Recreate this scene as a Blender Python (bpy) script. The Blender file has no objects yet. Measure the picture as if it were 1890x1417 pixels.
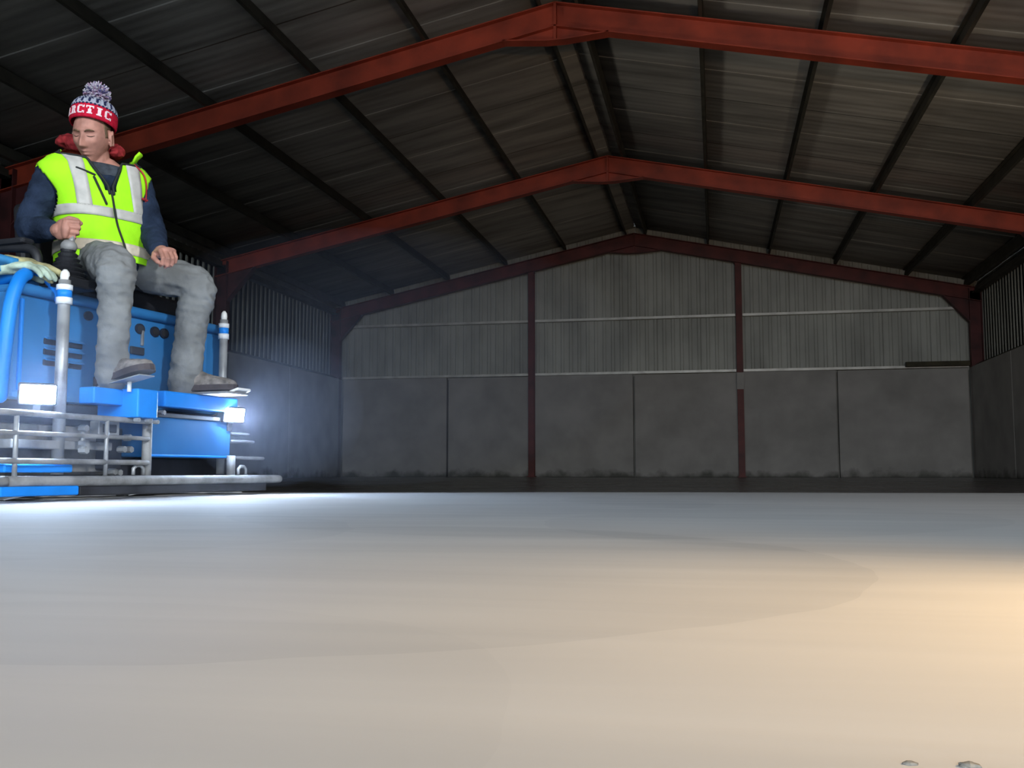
import bpy, bmesh, math, random
from mathutils import Vector, Matrix, noise
random.seed(7)
SC = bpy.context.scene
COL = SC.collection
PI = math.pi

# ------------------------------------------------------------------ camera, world, lights, exposure
YAW, PITCH, CAM = 0.2027, 0.0891, Vector((1.7705, 0.0, 0.11))
cd = bpy.data.cameras.new('camera'); cam = bpy.data.objects.new('camera', cd); COL.objects.link(cam)
cd.sensor_width = 36.0; cd.lens = 1820.0 / 1890.0 * 36.0; cd.clip_start = 0.02; cd.clip_end = 200
cam.location = CAM; cam.rotation_euler = (PI / 2 + PITCH, 0, YAW)
SC.camera = cam
RT = Vector((math.cos(YAW), math.sin(YAW), 0)); FH = Vector((-math.sin(YAW), math.cos(YAW), 0))
def ground(lat, fwd, z=0.0): return Vector((CAM.x, CAM.y, z)) + RT * lat + FH * fwd   # metres right of / ahead of the tripod spot

SC.view_settings.view_transform = 'Standard'; SC.view_settings.look = 'None'
SC.view_settings.gamma = 1.0; SC.view_settings.use_curve_mapping = False
SC.view_settings.exposure = 0.05

w = bpy.data.worlds.new('dusk'); SC.world = w; w.use_nodes = True
w.node_tree.nodes['Background'].inputs[0].default_value = (0.81, 0.93, 1.05, 1)
w.node_tree.nodes['Background'].inputs[1].default_value = 7.6

def spot(name, loc, aim, power, color, angle, blend, radius=0.08):
    d = bpy.data.lights.new(name, 'SPOT'); d.energy = power; d.color = color
    d.spot_size = math.radians(angle); d.spot_blend = blend; d.shadow_soft_size = radius
    o = bpy.data.objects.new(name, d); COL.objects.link(o); o.location = loc
    o.rotation_euler = (Vector(aim) - Vector(loc)).to_track_quat('-Z', 'Y').to_euler()
    return o
# daylight comes in through the open end of the shed behind the camera; the portal only guides sampling to that opening
pd = bpy.data.lights.new('open_end_portal', 'AREA'); pd.shape = 'RECTANGLE'; pd.size = 10.2; pd.size_y = 4.8; pd.cycles.is_portal = True
po = bpy.data.objects.new('open_end_portal', pd); COL.objects.link(po); po.location = (2.45, -6.05, 2.4); po.rotation_euler = (PI / 2, 0, 0)
# lamps out of frame, the roof and cross ones added as fill: a warm flood low on the right, a small warm hand lamp on the slab just right of the camera
spot('warm_flood_lamp', ground(1.8, -1.5, 0.5), ground(5.4, 13, 4.6), 620, (1.0, 0.62, 0.32), 76, 0.9, 0.15)
spot('roof_fill_light', ground(5.2, 7.6, 0.5), ground(4.2, 14.5, 5.0), 190, (1.0, 0.86, 0.66), 72, 1.0, 0.15)  # added fill with no real source, brightens the right roof slope
spot('cross_fill_light', ground(-6.6, 7.2, 0.5), ground(4.6, 13.2, 5.0), 430, (1.0, 0.93, 0.80), 46, 0.9, 0.7)  # added fill from the left, evens out the right slope near the ridge
spot('warm_hand_lamp', ground(0.86, 0.60, 0.52), ground(0.35, 0.75, 0.0), 42, (1.0, 0.66, 0.30), 130, 1.0, 0.10)
spot('cool_work_lamp', ground(2.6, -1.2, 3.3), ground(-1.72, 4.3, 0.85), 1250, (0.95, 0.98, 1.0), 23, 0.45, 0.25)

# ------------------------------------------------------------------ materials
def new_mat(name):
    m = bpy.data.materials.new(name); m.use_nodes = True
    nt = m.node_tree; return m, nt, nt.nodes['Principled BSDF']
def rgb(r, g, b):  # sRGB 0-255 -> linear
    f = lambda c: (c / 255 / 12.92) if c <= 10.3 else ((c / 255 + 0.055) / 1.055) ** 2.4
    return (f(r), f(g), f(b), 1)
def mat(name, col, rough=0.6, metal=0.0, var=0.12, scale=6.0, bump=0.0, bscale=40.0, spec=0.5, stretch=(1, 1, 1), tint=None):
    m, nt, p = new_mat(name)
    N, L = nt.nodes, nt.links
    tc = N.new('ShaderNodeTexCoord'); mp = N.new('ShaderNodeMapping'); mp.inputs['Scale'].default_value = stretch
    L.new(tc.outputs['Object'], mp.inputs['Vector'])
    nz = N.new('ShaderNodeTexNoise'); nz.inputs['Scale'].default_value = scale; nz.inputs['Detail'].default_value = 5
    L.new(mp.outputs[0], nz.inputs['Vector'])
    mx = N.new('ShaderNodeMix'); mx.data_type = 'RGBA'
    dk = tint if tint else tuple(c * (1 - 2.2 * var) for c in col[:3]) + (1,)
    mx.inputs['A'].default_value = dk
    mx.inputs['B'].default_value = tuple(min(1, c * (1 + var)) for c in col[:3]) + (1,)
    rp = N.new('ShaderNodeMapRange'); rp.inputs['From Min'].default_value = 0.3; rp.inputs['From Max'].default_value = 0.62
    L.new(nz.outputs['Fac'], rp.inputs['Value']); L.new(rp.outputs[0], mx.inputs['Factor'])
    L.new(mx.outputs['Result'], p.inputs['Base Color'])
    p.inputs['Roughness'].default_value = rough; p.inputs['Metallic'].default_value = metal
    p.inputs['Specular IOR Level'].default_value = spec
    if bump:
        n2 = N.new('ShaderNodeTexNoise'); n2.inputs['Scale'].default_value = bscale; n2.inputs['Detail'].default_value = 4
        L.new(mp.outputs[0], n2.inputs['Vector'])
        b = N.new('ShaderNodeBump'); b.inputs['Strength'].default_value = bump; b.inputs['Distance'].default_value = 0.02
        L.new(n2.outputs['Fac'], b.inputs['Height']); L.new(b.outputs[0], p.inputs['Normal'])
    return m
def emis(name, col, strength):
    m, nt, p = new_mat(name)
    p.inputs['Base Color'].default_value = (0.9, 0.9, 0.9, 1)
    p.inputs['Emission Color'].default_value = col; p.inputs['Emission Strength'].default_value = strength
    return m
def vcol(name, rough=0.9, bump=0.0, bscale=300):
    m, nt, p = new_mat(name)
    a = nt.nodes.new('ShaderNodeVertexColor'); a.layer_name = 'knit'
    nt.links.new(a.outputs['Color'], p.inputs['Base Color']); p.inputs['Roughness'].default_value = rough
    p.inputs['Specular IOR Level'].default_value = 0.15
    return m

M = {}
M['red'] = mat('red_oxide_steel', (0.34, 0.046, 0.019, 1), 0.55, var=0.18, scale=2.5, bump=0.05, bscale=25)
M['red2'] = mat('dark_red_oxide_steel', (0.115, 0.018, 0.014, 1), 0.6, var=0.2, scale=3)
M['red3'] = mat('shade_darkened_red_column', (0.085, 0.018, 0.018, 1), 0.65, var=0.25, scale=3)  # columns and haunches: weak light on them put into a darker red
M['purlin'] = mat('shade_darkened_purlin', (0.045, 0.042, 0.030, 1), 0.75, var=0.2, scale=3)  # galvanised purlins coloured dark to stand for their shaded undersides
M['galv'] = mat('galvanised_rail', (0.62, 0.61, 0.56, 1), 0.45, metal=0.25, var=0.1, scale=4)
M['roof'] = mat('fibre_cement_roof', (0.35, 0.335, 0.305, 1), 0.85, var=0.18, scale=1.6, bump=0.1, bscale=12, stretch=(0.35, 2.2, 0.35))
M['clad'] = mat('box_profile_cladding', (0.40, 0.41, 0.37, 1), 0.6, var=0.12, scale=1.3, stretch=(1, 1, 0.5))
M['timber'] = mat('dark_timber_rail', (0.05, 0.043, 0.022, 1), 0.8, var=0.2)
M['blue'] = mat('blue_machine_paint', (0.030, 0.19, 0.47, 1), 0.52, var=0.10, scale=3, bump=0.02, bscale=18, spec=0.3)
M['blue2'] = mat('bright_blue_paint', (0.010, 0.24, 0.80, 1), 0.45, var=0.08, scale=5, spec=0.3)
M['tank'] = mat('dull_blue_tank_plastic', (0.020, 0.125, 0.32, 1), 0.65, var=0.08, scale=4, spec=0.2)
M['steel'] = mat('scuffed_grey_steel', (0.36, 0.37, 0.38, 1), 0.42, metal=0.35, var=0.2, scale=9, bump=0.08, bscale=50)
M['dusty'] = mat('cement_coated_steel', (0.22, 0.22, 0.22, 1), 0.7, metal=0.1, var=0.3, scale=7, bump=0.2, bscale=40)
M['dark'] = mat('dark_machine_metal', (0.035, 0.037, 0.045, 1), 0.5, metal=0.2, var=0.25, scale=6)
M['black'] = mat('black_rubber', (0.012, 0.013, 0.017, 1), 0.55, var=0.2, scale=9)
M['hole'] = mat('vent_darkness', (0.006, 0.012, 0.03, 1), 0.8, var=0.1)
M['tape'] = mat('white_reflective_tape', (0.82, 0.86, 0.9, 1), 0.3, var=0.05)
M['cap'] = mat('white_plastic_cap', (0.88, 0.88, 0.86, 1), 0.35, var=0.04)
M['led'] = emis('led_panel', (0.56, 0.73, 1.0, 1), 900)
M['skin'] = mat('weathered_skin', (0.43, 0.205, 0.155, 1), 0.55, var=0.13, scale=22, bump=0.06, bscale=120, spec=0.35)
M['hair'] = mat('light_brown_hair', (0.16, 0.095, 0.05, 1), 0.8, var=0.25, scale=60)
M['lash'] = mat('dark_lashes', (0.035, 0.018, 0.012, 1), 0.8, var=0.1)
M['lip'] = mat('mouth_line', (0.12, 0.03, 0.03, 1), 0.7, var=0.1)
M['navy'] = mat('navy_fleece', (0.020, 0.031, 0.058, 1), 0.95, var=0.22, scale=14, bump=0.25, bscale=90, spec=0.1)
M['grey_tee'] = mat('dark_grey_cotton', (0.055, 0.065, 0.08, 1), 0.95, var=0.2, scale=30, spec=0.1)
M['lime'] = mat('fluorescent_lime_mesh', (0.40, 0.93, 0.018, 1), 0.75, var=0.06, scale=9, bump=0.12, bscale=30, spec=0.2)
M['refl'] = mat('silver_reflective_tape', (0.50, 0.485, 0.45, 1), 0.5, var=0.08, scale=20)
M['beige'] = mat('grubby_reflective_tape', (0.62, 0.54, 0.42, 1), 0.6, var=0.1, scale=20)
M['binding'] = mat('black_binding', (0.012, 0.016, 0.015, 1), 0.8, var=0.1)
M['trouser'] = mat('concrete_dusted_trouser', (0.20, 0.205, 0.205, 1), 0.95, var=0.16, scale=6, bump=0.35, bscale=22, spec=0.1)
M['boot'] = mat('muddy_boot', (0.185, 0.165, 0.150, 1), 0.85, var=0.3, scale=25, bump=0.3, bscale=60)
M['sole'] = mat('dark_boot_sole', (0.06, 0.045, 0.045, 1), 0.8, var=0.2)
M['redcloth'] = mat('red_hood_cloth', (0.36, 0.035, 0.040, 1), 0.95, var=0.25, scale=18, bump=0.2, bscale=60, spec=0.1)
M['redband'] = mat('red_knit_band', (0.56, 0.012, 0.040, 1), 0.95, var=0.1, scale=60, bump=0.4, bscale=260, spec=0.1)
M['letter'] = mat('pale_pink_knit', (0.86, 0.66, 0.70, 1), 0.95, var=0.06, scale=80, spec=0.1)
M['glove'] = mat('worn_yellow_glove', (0.36, 0.33, 0.17, 1), 0.9, var=0.3, scale=18, bump=0.2, bscale=60)
M['glove2'] = mat('pale_green_glove', (0.40, 0.50, 0.40, 1), 0.9, var=0.25, scale=18, bump=0.2, bscale=60)
M['gcuff'] = mat('blue_glove_cuff', (0.03, 0.23, 0.50, 1), 0.8, var=0.15, scale=18)
M['crumb'] = mat('dark_concrete_crumb', (0.20, 0.18, 0.15, 1), 0.9, var=0.3, scale=200)
M['knit'] = vcol('patterned_knit')
M['fibre'] = vcol('pompom_yarn')
M['wall'] = mat('outer_skin', (0.33, 0.33, 0.30, 1), 0.85, var=0.15, scale=1)

# concrete wall panels: pale grey with damp, stained foot
def concrete_panel_mat():
    m, nt, p = new_mat('concrete_wall_panel'); N, L = nt.nodes, nt.links
    g = N.new('ShaderNodeNewGeometry'); sp = N.new('ShaderNodeSeparateXYZ'); L.new(g.outputs['Position'], sp.inputs[0])
    nz = N.new('ShaderNodeTexNoise'); nz.inputs['Scale'].default_value = 1.5; nz.inputs['Detail'].default_value = 6
    L.new(g.outputs['Position'], nz.inputs['Vector'])
    r = N.new('ShaderNodeValToRGB'); r.color_ramp.elements[0].position = 0.3; r.color_ramp.elements[0].color = (0.29, 0.28, 0.26, 1)
    r.color_ramp.elements[1].position = 0.68; r.color_ramp.elements[1].color = (0.40, 0.385, 0.36, 1)
    L.new(nz.outputs['Fac'], r.inputs[0])
    n2 = N.new('ShaderNodeTexNoise'); n2.inputs['Scale'].default_value = 3.2; n2.inputs['Detail'].default_value = 7
    L.new(g.outputs['Position'], n2.inputs['Vector'])
    a = N.new('ShaderNodeMath'); a.operation = 'MULTIPLY_ADD'; a.inputs[1].default_value = 0.55; a.inputs[2].default_value = -0.27
    L.new(n2.outputs['Fac'], a.inputs[0])
    sb = N.new('ShaderNodeMath'); sb.operation = 'SUBTRACT'; L.new(sp.outputs['Z'], sb.inputs[0]); L.new(a.outputs[0], sb.inputs[1])
    mr = N.new('ShaderNodeMapRange'); mr.inputs['From Min'].default_value = -0.04; mr.inputs['From Max'].default_value = 0.14
    L.new(sb.outputs[0], mr.inputs['Value'])
    mx = N.new('ShaderNodeMix'); mx.data_type = 'RGBA'; mx.inputs['A'].default_value = (0.11, 0.11, 0.095, 1)
    L.new(mr.outputs[0], mx.inputs['Factor']); L.new(r.outputs[0], mx.inputs['B']); L.new(mx.outputs['Result'], p.inputs['Base Color'])
    p.inputs['Roughness'].default_value = 0.85
    b = N.new('ShaderNodeBump'); b.inputs['Strength'].default_value = 0.15; L.new(n2.outputs['Fac'], b.inputs['Height']); L.new(b.outputs[0], p.inputs['Normal'])
    return m
M['panel'] = concrete_panel_mat()

def slab_mat(name, col, dark, rough, rough2, spec, rings, bump):
    """Power-floated concrete: long faint streaks plus the circular sweeps the blades leave (centre, radius, width)."""
    m, nt, p = new_mat(name); N, L = nt.nodes, nt.links
    g = N.new('ShaderNodeNewGeometry')
    wn = N.new('ShaderNodeTexNoise'); wn.inputs['Scale'].default_value = 1.6; wn.inputs['Detail'].default_value = 3; L.new(g.outputs['Position'], wn.inputs['Vector'])
    nz = N.new('ShaderNodeTexNoise'); nz.inputs['Scale'].default_value = 1.1; nz.inputs['Detail'].default_value = 6; L.new(g.outputs['Position'], nz.inputs['Vector'])
    acc = None
    def math2(op, a, b):
        n = N.new('ShaderNodeMath'); n.operation = op
        for i, v in enumerate((a, b)):
            if isinstance(v, (int, float)): n.inputs[i].default_value = v
            elif v is not None: L.new(v, n.inputs[i])
        return n.outputs[0]
    wob = math2('MULTIPLY', math2('SUBTRACT', wn.outputs['Fac'], 0.5), 0.16)
    for (cx, cy, rad, wid, amp) in rings:
        d = N.new('ShaderNodeVectorMath'); d.operation = 'DISTANCE'; L.new(g.outputs['Position'], d.inputs[0]); d.inputs[1].default_value = (cx, cy, 0)
        dd = math2('ADD', d.outputs['Value'], wob)
        mr = N.new('ShaderNodeMapRange'); mr.interpolation_type = 'SMOOTHSTEP'
        mr.inputs['From Min'].default_value = rad - wid; mr.inputs['From Max'].default_value = rad
        L.new(dd, mr.inputs['Value'])
        # rises slowly over the sweep's width, drops off sharply at its rim
        edge = math2('LESS_THAN', dd, rad + 0.004)
        v = math2('MULTIPLY', math2('MULTIPLY', mr.outputs[0], edge), amp)
        acc = v if acc is None else math2('ADD', acc, v)
    mp = N.new('ShaderNodeMapping'); mp.inputs['Rotation'].default_value = (0, 0, -YAW + .12); mp.inputs['Scale'].default_value = (.55, 5.0, 1); L.new(g.outputs['Position'], mp.inputs['Vector'])
    sk = N.new('ShaderNodeTexNoise'); sk.inputs['Scale'].default_value = 1.7; sk.inputs['Detail'].default_value = 4; sk.inputs['Distortion'].default_value = .6; L.new(mp.outputs[0], sk.inputs['Vector'])
    stk = math2('MULTIPLY', math2('SUBTRACT', sk.outputs['Fac'], 0.5), 0.9)
    acc = stk if acc is None else math2('ADD', acc, stk)
    base = math2('ADD', math2('MULTIPLY', math2('SUBTRACT', nz.outputs['Fac'], 0.5), 0.9), 0.35)
    tot = math2('ADD', base, acc) if acc is not None else base
    mx = N.new('ShaderNodeMix'); mx.data_type = 'RGBA'; mx.inputs['A'].default_value = col; mx.inputs['B'].default_value = dark
    L.new(tot, mx.inputs['Factor']); L.new(mx.outputs['Result'], p.inputs['Base Color'])
    mr = N.new('ShaderNodeMapRange'); mr.inputs['To Min'].default_value = rough; mr.inputs['To Max'].default_value = rough2
    L.new(tot, mr.inputs['Value']); L.new(mr.outputs[0], p.inputs['Roughness'])
    p.inputs['Specular IOR Level'].default_value = spec
    b = N.new('ShaderNodeBump'); b.inputs['Strength'].default_value = bump; b.inputs['Distance'].default_value = 0.01
    L.new(tot, b.inputs['Height']); L.new(b.outputs[0], p.inputs['Normal'])
    return m
rc = lambda lat, fwd: (ground(lat, fwd).x, ground(lat, fwd).y)
rings = [rc(-.30, 1.30) + (.72, .22, .24), rc(.25, 2.6) + (.95, .35, .16), rc(1.1, 2.1) + (1.0, .3, .16), rc(-1.1, 1.9) + (.8, .3, .14),
         rc(-.5, 3.6) + (1.2, .4, .14), rc(1.6, 3.9) + (1.4, .5, .16), rc(-.35, .5) + (.35, .1, .08)]
M['slab'] = slab_mat('fresh_floated_concrete', (0.56, 0.545, 0.525, 1), (0.40, 0.395, 0.39, 1), 0.85, 0.75, 0.22, rings, 0.12)
M['oldslab'] = slab_mat('dark_wet_concrete', (0.050, 0.050, 0.050, 1), (0.028, 0.028, 0.030, 1), 0.24, 0.34, 0.5, [], 0.02)

# ------------------------------------------------------------------ mesh helpers
class MB:
    def __init__(s): s.v = []; s.f = []
    def add(s, verts, faces):
        o = len(s.v); s.v += [Vector(v) for v in verts]; s.f += [tuple(i + o for i in f) for f in faces]; return s
    def box(s, c, size, rot=None, taper=1.0):
        c = Vector(c); hx, hy, hz = (k / 2 for k in size); vs = []
        for z in (-1, 1):
            t = taper if z > 0 else 1
            for x, y in ((-1, -1), (1, -1), (1, 1), (-1, 1)):
                v = Vector((x * hx * t, y * hy * t, z * hz)); vs.append(c + (rot @ v if rot else v))
        return s.add(vs, [(3, 2, 1, 0), (4, 5, 6, 7), (0, 1, 5, 4), (1, 2, 6, 5), (2, 3, 7, 6), (3, 0, 4, 7)])
    def b2(s, x0, x1, y0, y1, z0, z1): return s.box(((x0 + x1) / 2, (y0 + y1) / 2, (z0 + z1) / 2), (x1 - x0, y1 - y0, z1 - z0))
    def prism(s, pts, d):          # closed polygon of 3D points, extruded by d
        n = len(pts); d = Vector(d); a = [Vector(p) for p in pts]
        return s.add(a + [p + d for p in a], [tuple(range(n))[::-1], tuple(range(n, 2 * n))] + [(i, (i + 1) % n, n + (i + 1) % n, n + i) for i in range(n)])
    def loft(s, rings, cap=True):
        n = len(rings[0]); vs = [p for r in rings for p in r]; fs = []
        for k in range(len(rings) - 1):
            for i in range(n):
                j = (i + 1) % n; fs.append((k * n + i, k * n + j, (k + 1) * n + j, (k + 1) * n + i))
        if cap: fs += [tuple(range(n))[::-1], tuple(range((len(rings) - 1) * n, len(rings) * n))]
        return s.add(vs, fs)
    def tube(s, pts, rad, seg=10, closed=False, flat=1.0, up=None, round_end=False):
        pts = [Vector(p) for p in pts]; n = len(pts)
        rad = [rad] * n if isinstance(rad, (int, float)) else list(rad)
        if round_end and not closed:
            a = (pts[0] - pts[1]).normalized(); b = (pts[-1] - pts[-2]).normalized()
            ha = [(.5, .866), (.87, .5), (.985, .17)]
            pts = [pts[0] + a * rad[0] * k for k, _ in ha[::-1]] + pts + [pts[-1] + b * rad[-1] * k for k, _ in ha]
            rad = [rad[0] * k for _, k in ha[::-1]] + rad + [rad[-1] * k for _, k in ha]; n = len(pts)
        rings = []; ref = Vector(up) if up else None
        for i, p in enumerate(pts):
            if closed: t = pts[(i + 1) % n] - pts[i - 1]
            else: t = pts[min(i + 1, n - 1)] - pts[max(i - 1, 0)]
            t.normalize()
            if ref is None: ref = Vector((0, 0, 1)) if abs(t.z) < .9 else Vector((1, 0, 0))
            u = (ref - t * ref.dot(t)).normalized(); w_ = t.cross(u)
            if not up: ref = u
            rings.append([p + (u * math.cos(2 * PI * k / seg) * flat + w_ * math.sin(2 * PI * k / seg)) * rad[i] for k in range(seg)])
        if closed: rings.append(rings[0])
        return s.loft(rings, not closed)
    def ball(s, c, r, seg=16, rows=10, rot=None):
        c = Vector(c); r = (r, r, r) if isinstance(r, (int, float)) else r
        vs = []; fs = []
        for i in range(1, rows):
            th = PI * i / rows
            for k in range(seg):
                ph = 2 * PI * k / seg
                v = Vector((r[0] * math.sin(th) * math.cos(ph), r[1] * math.sin(th) * math.sin(ph), r[2] * math.cos(th)))
                vs.append(c + (rot @ v if rot else v))
        for zz in (1, -1):
            v = Vector((0, 0, zz * r[2])); vs.append(c + (rot @ v if rot else v))
        T, B = len(vs) - 2, len(vs) - 1
        for i in range(rows - 2):
            for k in range(seg):
                j = (k + 1) % seg; fs.append((i * seg + k, (i + 1) * seg + k, (i + 1) * seg + j, i * seg + j))
        for k in range(seg):
            j = (k + 1) % seg; fs.append((T, k, j)); b = (rows - 2) * seg; fs.append((B, b + j, b + k))
        return s.add(vs, fs)
    def cyl(s, a, b, r, seg=14): return s.tube([a, b], r, seg)
    def mesh(s, name):
        me = bpy.data.meshes.new(name); me.from_pydata([tuple(v) for v in s.v], [], s.f)
        bm = bmesh.new(); bm.from_mesh(me); bmesh.ops.recalc_face_normals(bm, faces=bm.faces[:]); bm.to_mesh(me); bm.free()
        return me
    def build(s, name, m, parent=None, smooth=False, bevel=0.0, off=None):
        if off is not None: s.v = [v - off for v in s.v]
        me = s.mesh(name); return link(name, me, m, parent, smooth, bevel)
def link(name, me, m, parent=None, smooth=False, bevel=0.0):
    o = bpy.data.objects.new(name, me); COL.objects.link(o)
    if m is not None: me.materials.clear(); me.materials.append(M[m] if isinstance(m, str) else m)
    if smooth:
        for p in me.polygons: p.use_smooth = True
    if bevel:
        b = o.modifiers.new('bevel', 'BEVEL'); b.width = bevel; b.segments = 2; b.limit_method = 'ANGLE'
    if parent: o.parent = parent
    return o
def share(name, src, parent=None, loc=None):     # another object on the same mesh
    o = src.copy(); o.name = name; COL.objects.link(o); o.parent = parent
    if loc is not None: o.location = loc
    return o
def empty(name, loc=(0, 0, 0), rz=0.0):
    o = bpy.data.objects.new(name, None); o.empty_display_size = 0.2; COL.objects.link(o); o.location = loc; o.rotation_euler = (0, 0, rz); return o
def tag(o, label, cat, group=None, kind=None):
    o['label'] = label; o['category'] = cat
    if group: o['group'] = group
    if kind: o['kind'] = kind
    return o
def part_label(o, label): o['label'] = label; return o
def arc_pts(pts, n=8):     # Catmull-Rom through points
    pts = [Vector(p) for p in pts]; P = [2 * pts[0] - pts[1]] + pts + [2 * pts[-1] - pts[-2]]; out = []
    for i in range(1, len(P) - 2):
        for k in range(n):
            t = k / n; a, b, c, d = P[i - 1], P[i], P[i + 1], P[i + 2]
            out.append(0.5 * ((2 * b) + (c - a) * t + (2 * a - 5 * b + 4 * c - d) * t * t + (3 * b - a - 3 * c + d) * t ** 3))
    out.append(pts[-1]); return out

# ------------------------------------------------------------------ the shed
W, EAVE, RIDGE = 7.5, 4.10, 5.68
YB = 23.05                      # inner face of the back gable
FR = (11.13, 16.96, 22.74)      # near faces of the portal frames
G1, G2 = 2.39, 3.67             # wall-rail heights
SL = (RIDGE - EAVE) / W
roofz = lambda x: RIDGE - SL * abs(x)

# floor: the old dark slab, and the fresh-floated pour laid over its near half
f = MB().b2(-7.6, 7.6, -6.0, 23.3, -0.16, -0.006).build('floor', 'oldslab'); tag(f, 'dark damp old concrete floor reaching to the back wall', 'floor', kind='structure')
ap = MB().b2(-40, 40, -60, -6.01, -.16, -.02).build('floor_apron_light_block', 'oldslab'); tag(ap, 'unseen dark yard outside the open end, added to block light from below', 'yard', kind='structure')  # unseen ground, added to keep light from below off the roof
edge = []
for i in range(61):
    x = -7.3 + 14.6 * i / 60
    # far rim of the pour runs square to the camera a little beyond the trowel machine
    lat = (x - CAM.x) / RT.x * 1.0
    p = ground(lat, 5.42 - .05 * max(0, lat) + .06 * math.sin(lat * 1.9) + .05 * noise.noise(Vector((lat * 2.3, 0, 0))))
    edge.append(Vector((max(-7.3, min(7.3, p.x)), p.y, 0)))
poly = [Vector((-7.3, -5.9, 0)), Vector((7.3, -5.9, 0))] + edge[::-1]
sl = MB().prism([p - Vector((0, 0, .03)) for p in poly], (0, 0, .03)).build('floor_fresh_slab', 'slab')
tag(sl, 'pale freshly power-floated concrete slab filling the foreground', 'floor', kind='structure')

# back gable wall: outer skin, concrete panels below, box-profile sheets above
wb = MB().prism([(-7.6, 23.16, -.1), (7.6, 23.16, -.1), (7.6, 23.16, EAVE + .25), (0, 23.16, RIDGE + .26), (-7.6, 23.16, EAVE + .25)], (0, .06, 0)).build('wall_back', 'wall')
tag(wb, 'gable end wall of ribbed sheeting above concrete panels', 'wall', kind='structure')
seams = (-7.24, -4.55, -2.42, -.06, 2.38, 4.47, 7.24)
for i in range(6):
    a, b = seams[i] + .018, seams[i + 1] - .018
    dy = (0, .02, .005, .012, 0, .018)[i]
    MB().b2(a, b, 22.98 + dy, 23.15, -.006, G1 - (.0, .01, .0, .015, .0, .01)[i]).build('concrete_panel', 'panel', wb, bevel=.015)
def ribbed(p0, along, up0, up1, outn, width, pitch=.2, depth=.020):
    """One profiled sheet: trapezoid ribs across its width; up0/up1 give bottom/top point offsets for each station."""
    m = MB(); n = max(1, round(width / pitch)); st = []
    for k in range(n):
        for t, d in ((0, 0), (.55, 0), (.65, 1), (.9, 1)): st.append(((k + t) * width / n, d))
    st.append((width, 0))
    p0, along, outn = Vector(p0), Vector(along), Vector(outn); vs = []
    for sx, d in st:
        q = p0 + along * sx + outn * (depth * d); vs += [up0(q), up1(q)]
    o = [v + outn * -.004 for v in vs]
    fs = []; N = len(vs)
    for i in range(len(st) - 1): fs += [(2 * i, 2 * i + 2, 2 * i + 3, 2 * i + 1), (N + 2 * i, N + 2 * i + 1, N + 2 * i + 3, N + 2 * i + 2)]
    k = 2 * (len(st) - 1); fs += [(0, 1, N + 1, N), (k, N + k, N + k + 1, k + 1)]
    for i in range(len(st) - 1): fs += [(2 * i, N + 2 * i, N + 2 * i + 2, 2 * i + 2), (2 * i + 1, 2 * i + 3, N + 2 * i + 3, N + 2 * i + 1)]
    return m.add(vs + o, fs)
for i in range(15):
    x = -7.5 + i
    ribbed((x + .002, 23.10, 0), (1, 0, 0), lambda q: Vector((q.x, q.y, G1 - .05)), lambda q: Vector((q.x, q.y, roofz(q.x) + .19)), (0, -1, 0), .996).build('cladding_sheet', 'clad', wb)

# unseen front wall behind the camera, closed at the left to cut light there, with the wide doorway the daylight comes through
wf = MB().b2(-7.6, -2.6, -6.08, -6.0, -.1, EAVE + .3); wf.b2(-2.6, 7.6, -6.08, -6.0, 4.75, 4.76 + .01)
wf.prism([(-7.6, -6.08, EAVE + .25), (0, -6.08, RIDGE + .26), (7.6, -6.08, EAVE + .25), (7.6, -6.08, EAVE + .24), (3.6, -6.08, 4.75), (-3.6, -6.08, 4.75), (-7.6, -6.08, EAVE + .24)], (0, .08, 0))
tag(wf.build('wall_front_unseen', 'wall'), 'unseen front wall behind the camera, closed at the left to cut light, with a wide doorway', 'wall', kind='structure')
# side walls
for side, sx in (('left', -1), ('right', 1)):
    wl = MB().b2(min(sx * 7.52, sx * 7.58), max(sx * 7.52, sx * 7.58), -6, 23.2, -.1, EAVE + .25).build('wall_' + side, 'wall')
    tag(wl, f'{side} side wall, ribbed sheets above grey concrete panels', 'wall', kind='structure')
    y0 = 2 if side == 'left' else 8
    for i in range(y0, 23):
        yy = i + .05
        ribbed((sx * 7.52, yy, 0), (0, .996, 0), lambda q: Vector((q.x, q.y, G1 - .05)), lambda q: Vector((q.x, q.y, EAVE + .12)), (-sx, 0, 0), 1.0, depth=.012).build('cladding_sheet', 'clad', wl)
    ys = [-5.9, -3, 0, 2.7, 5.4, 8.2, 11.2, 14.1, 17.0, 19.9, 22.97]
    for a, b in zip(ys, ys[1:]):
        MB().b2(min(sx * 7.24, sx * 7.5), max(sx * 7.24, sx * 7.5), a + .012, b - .012, -.006, G1).build('concrete_panel', 'panel', wl, bevel=.012)

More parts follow.
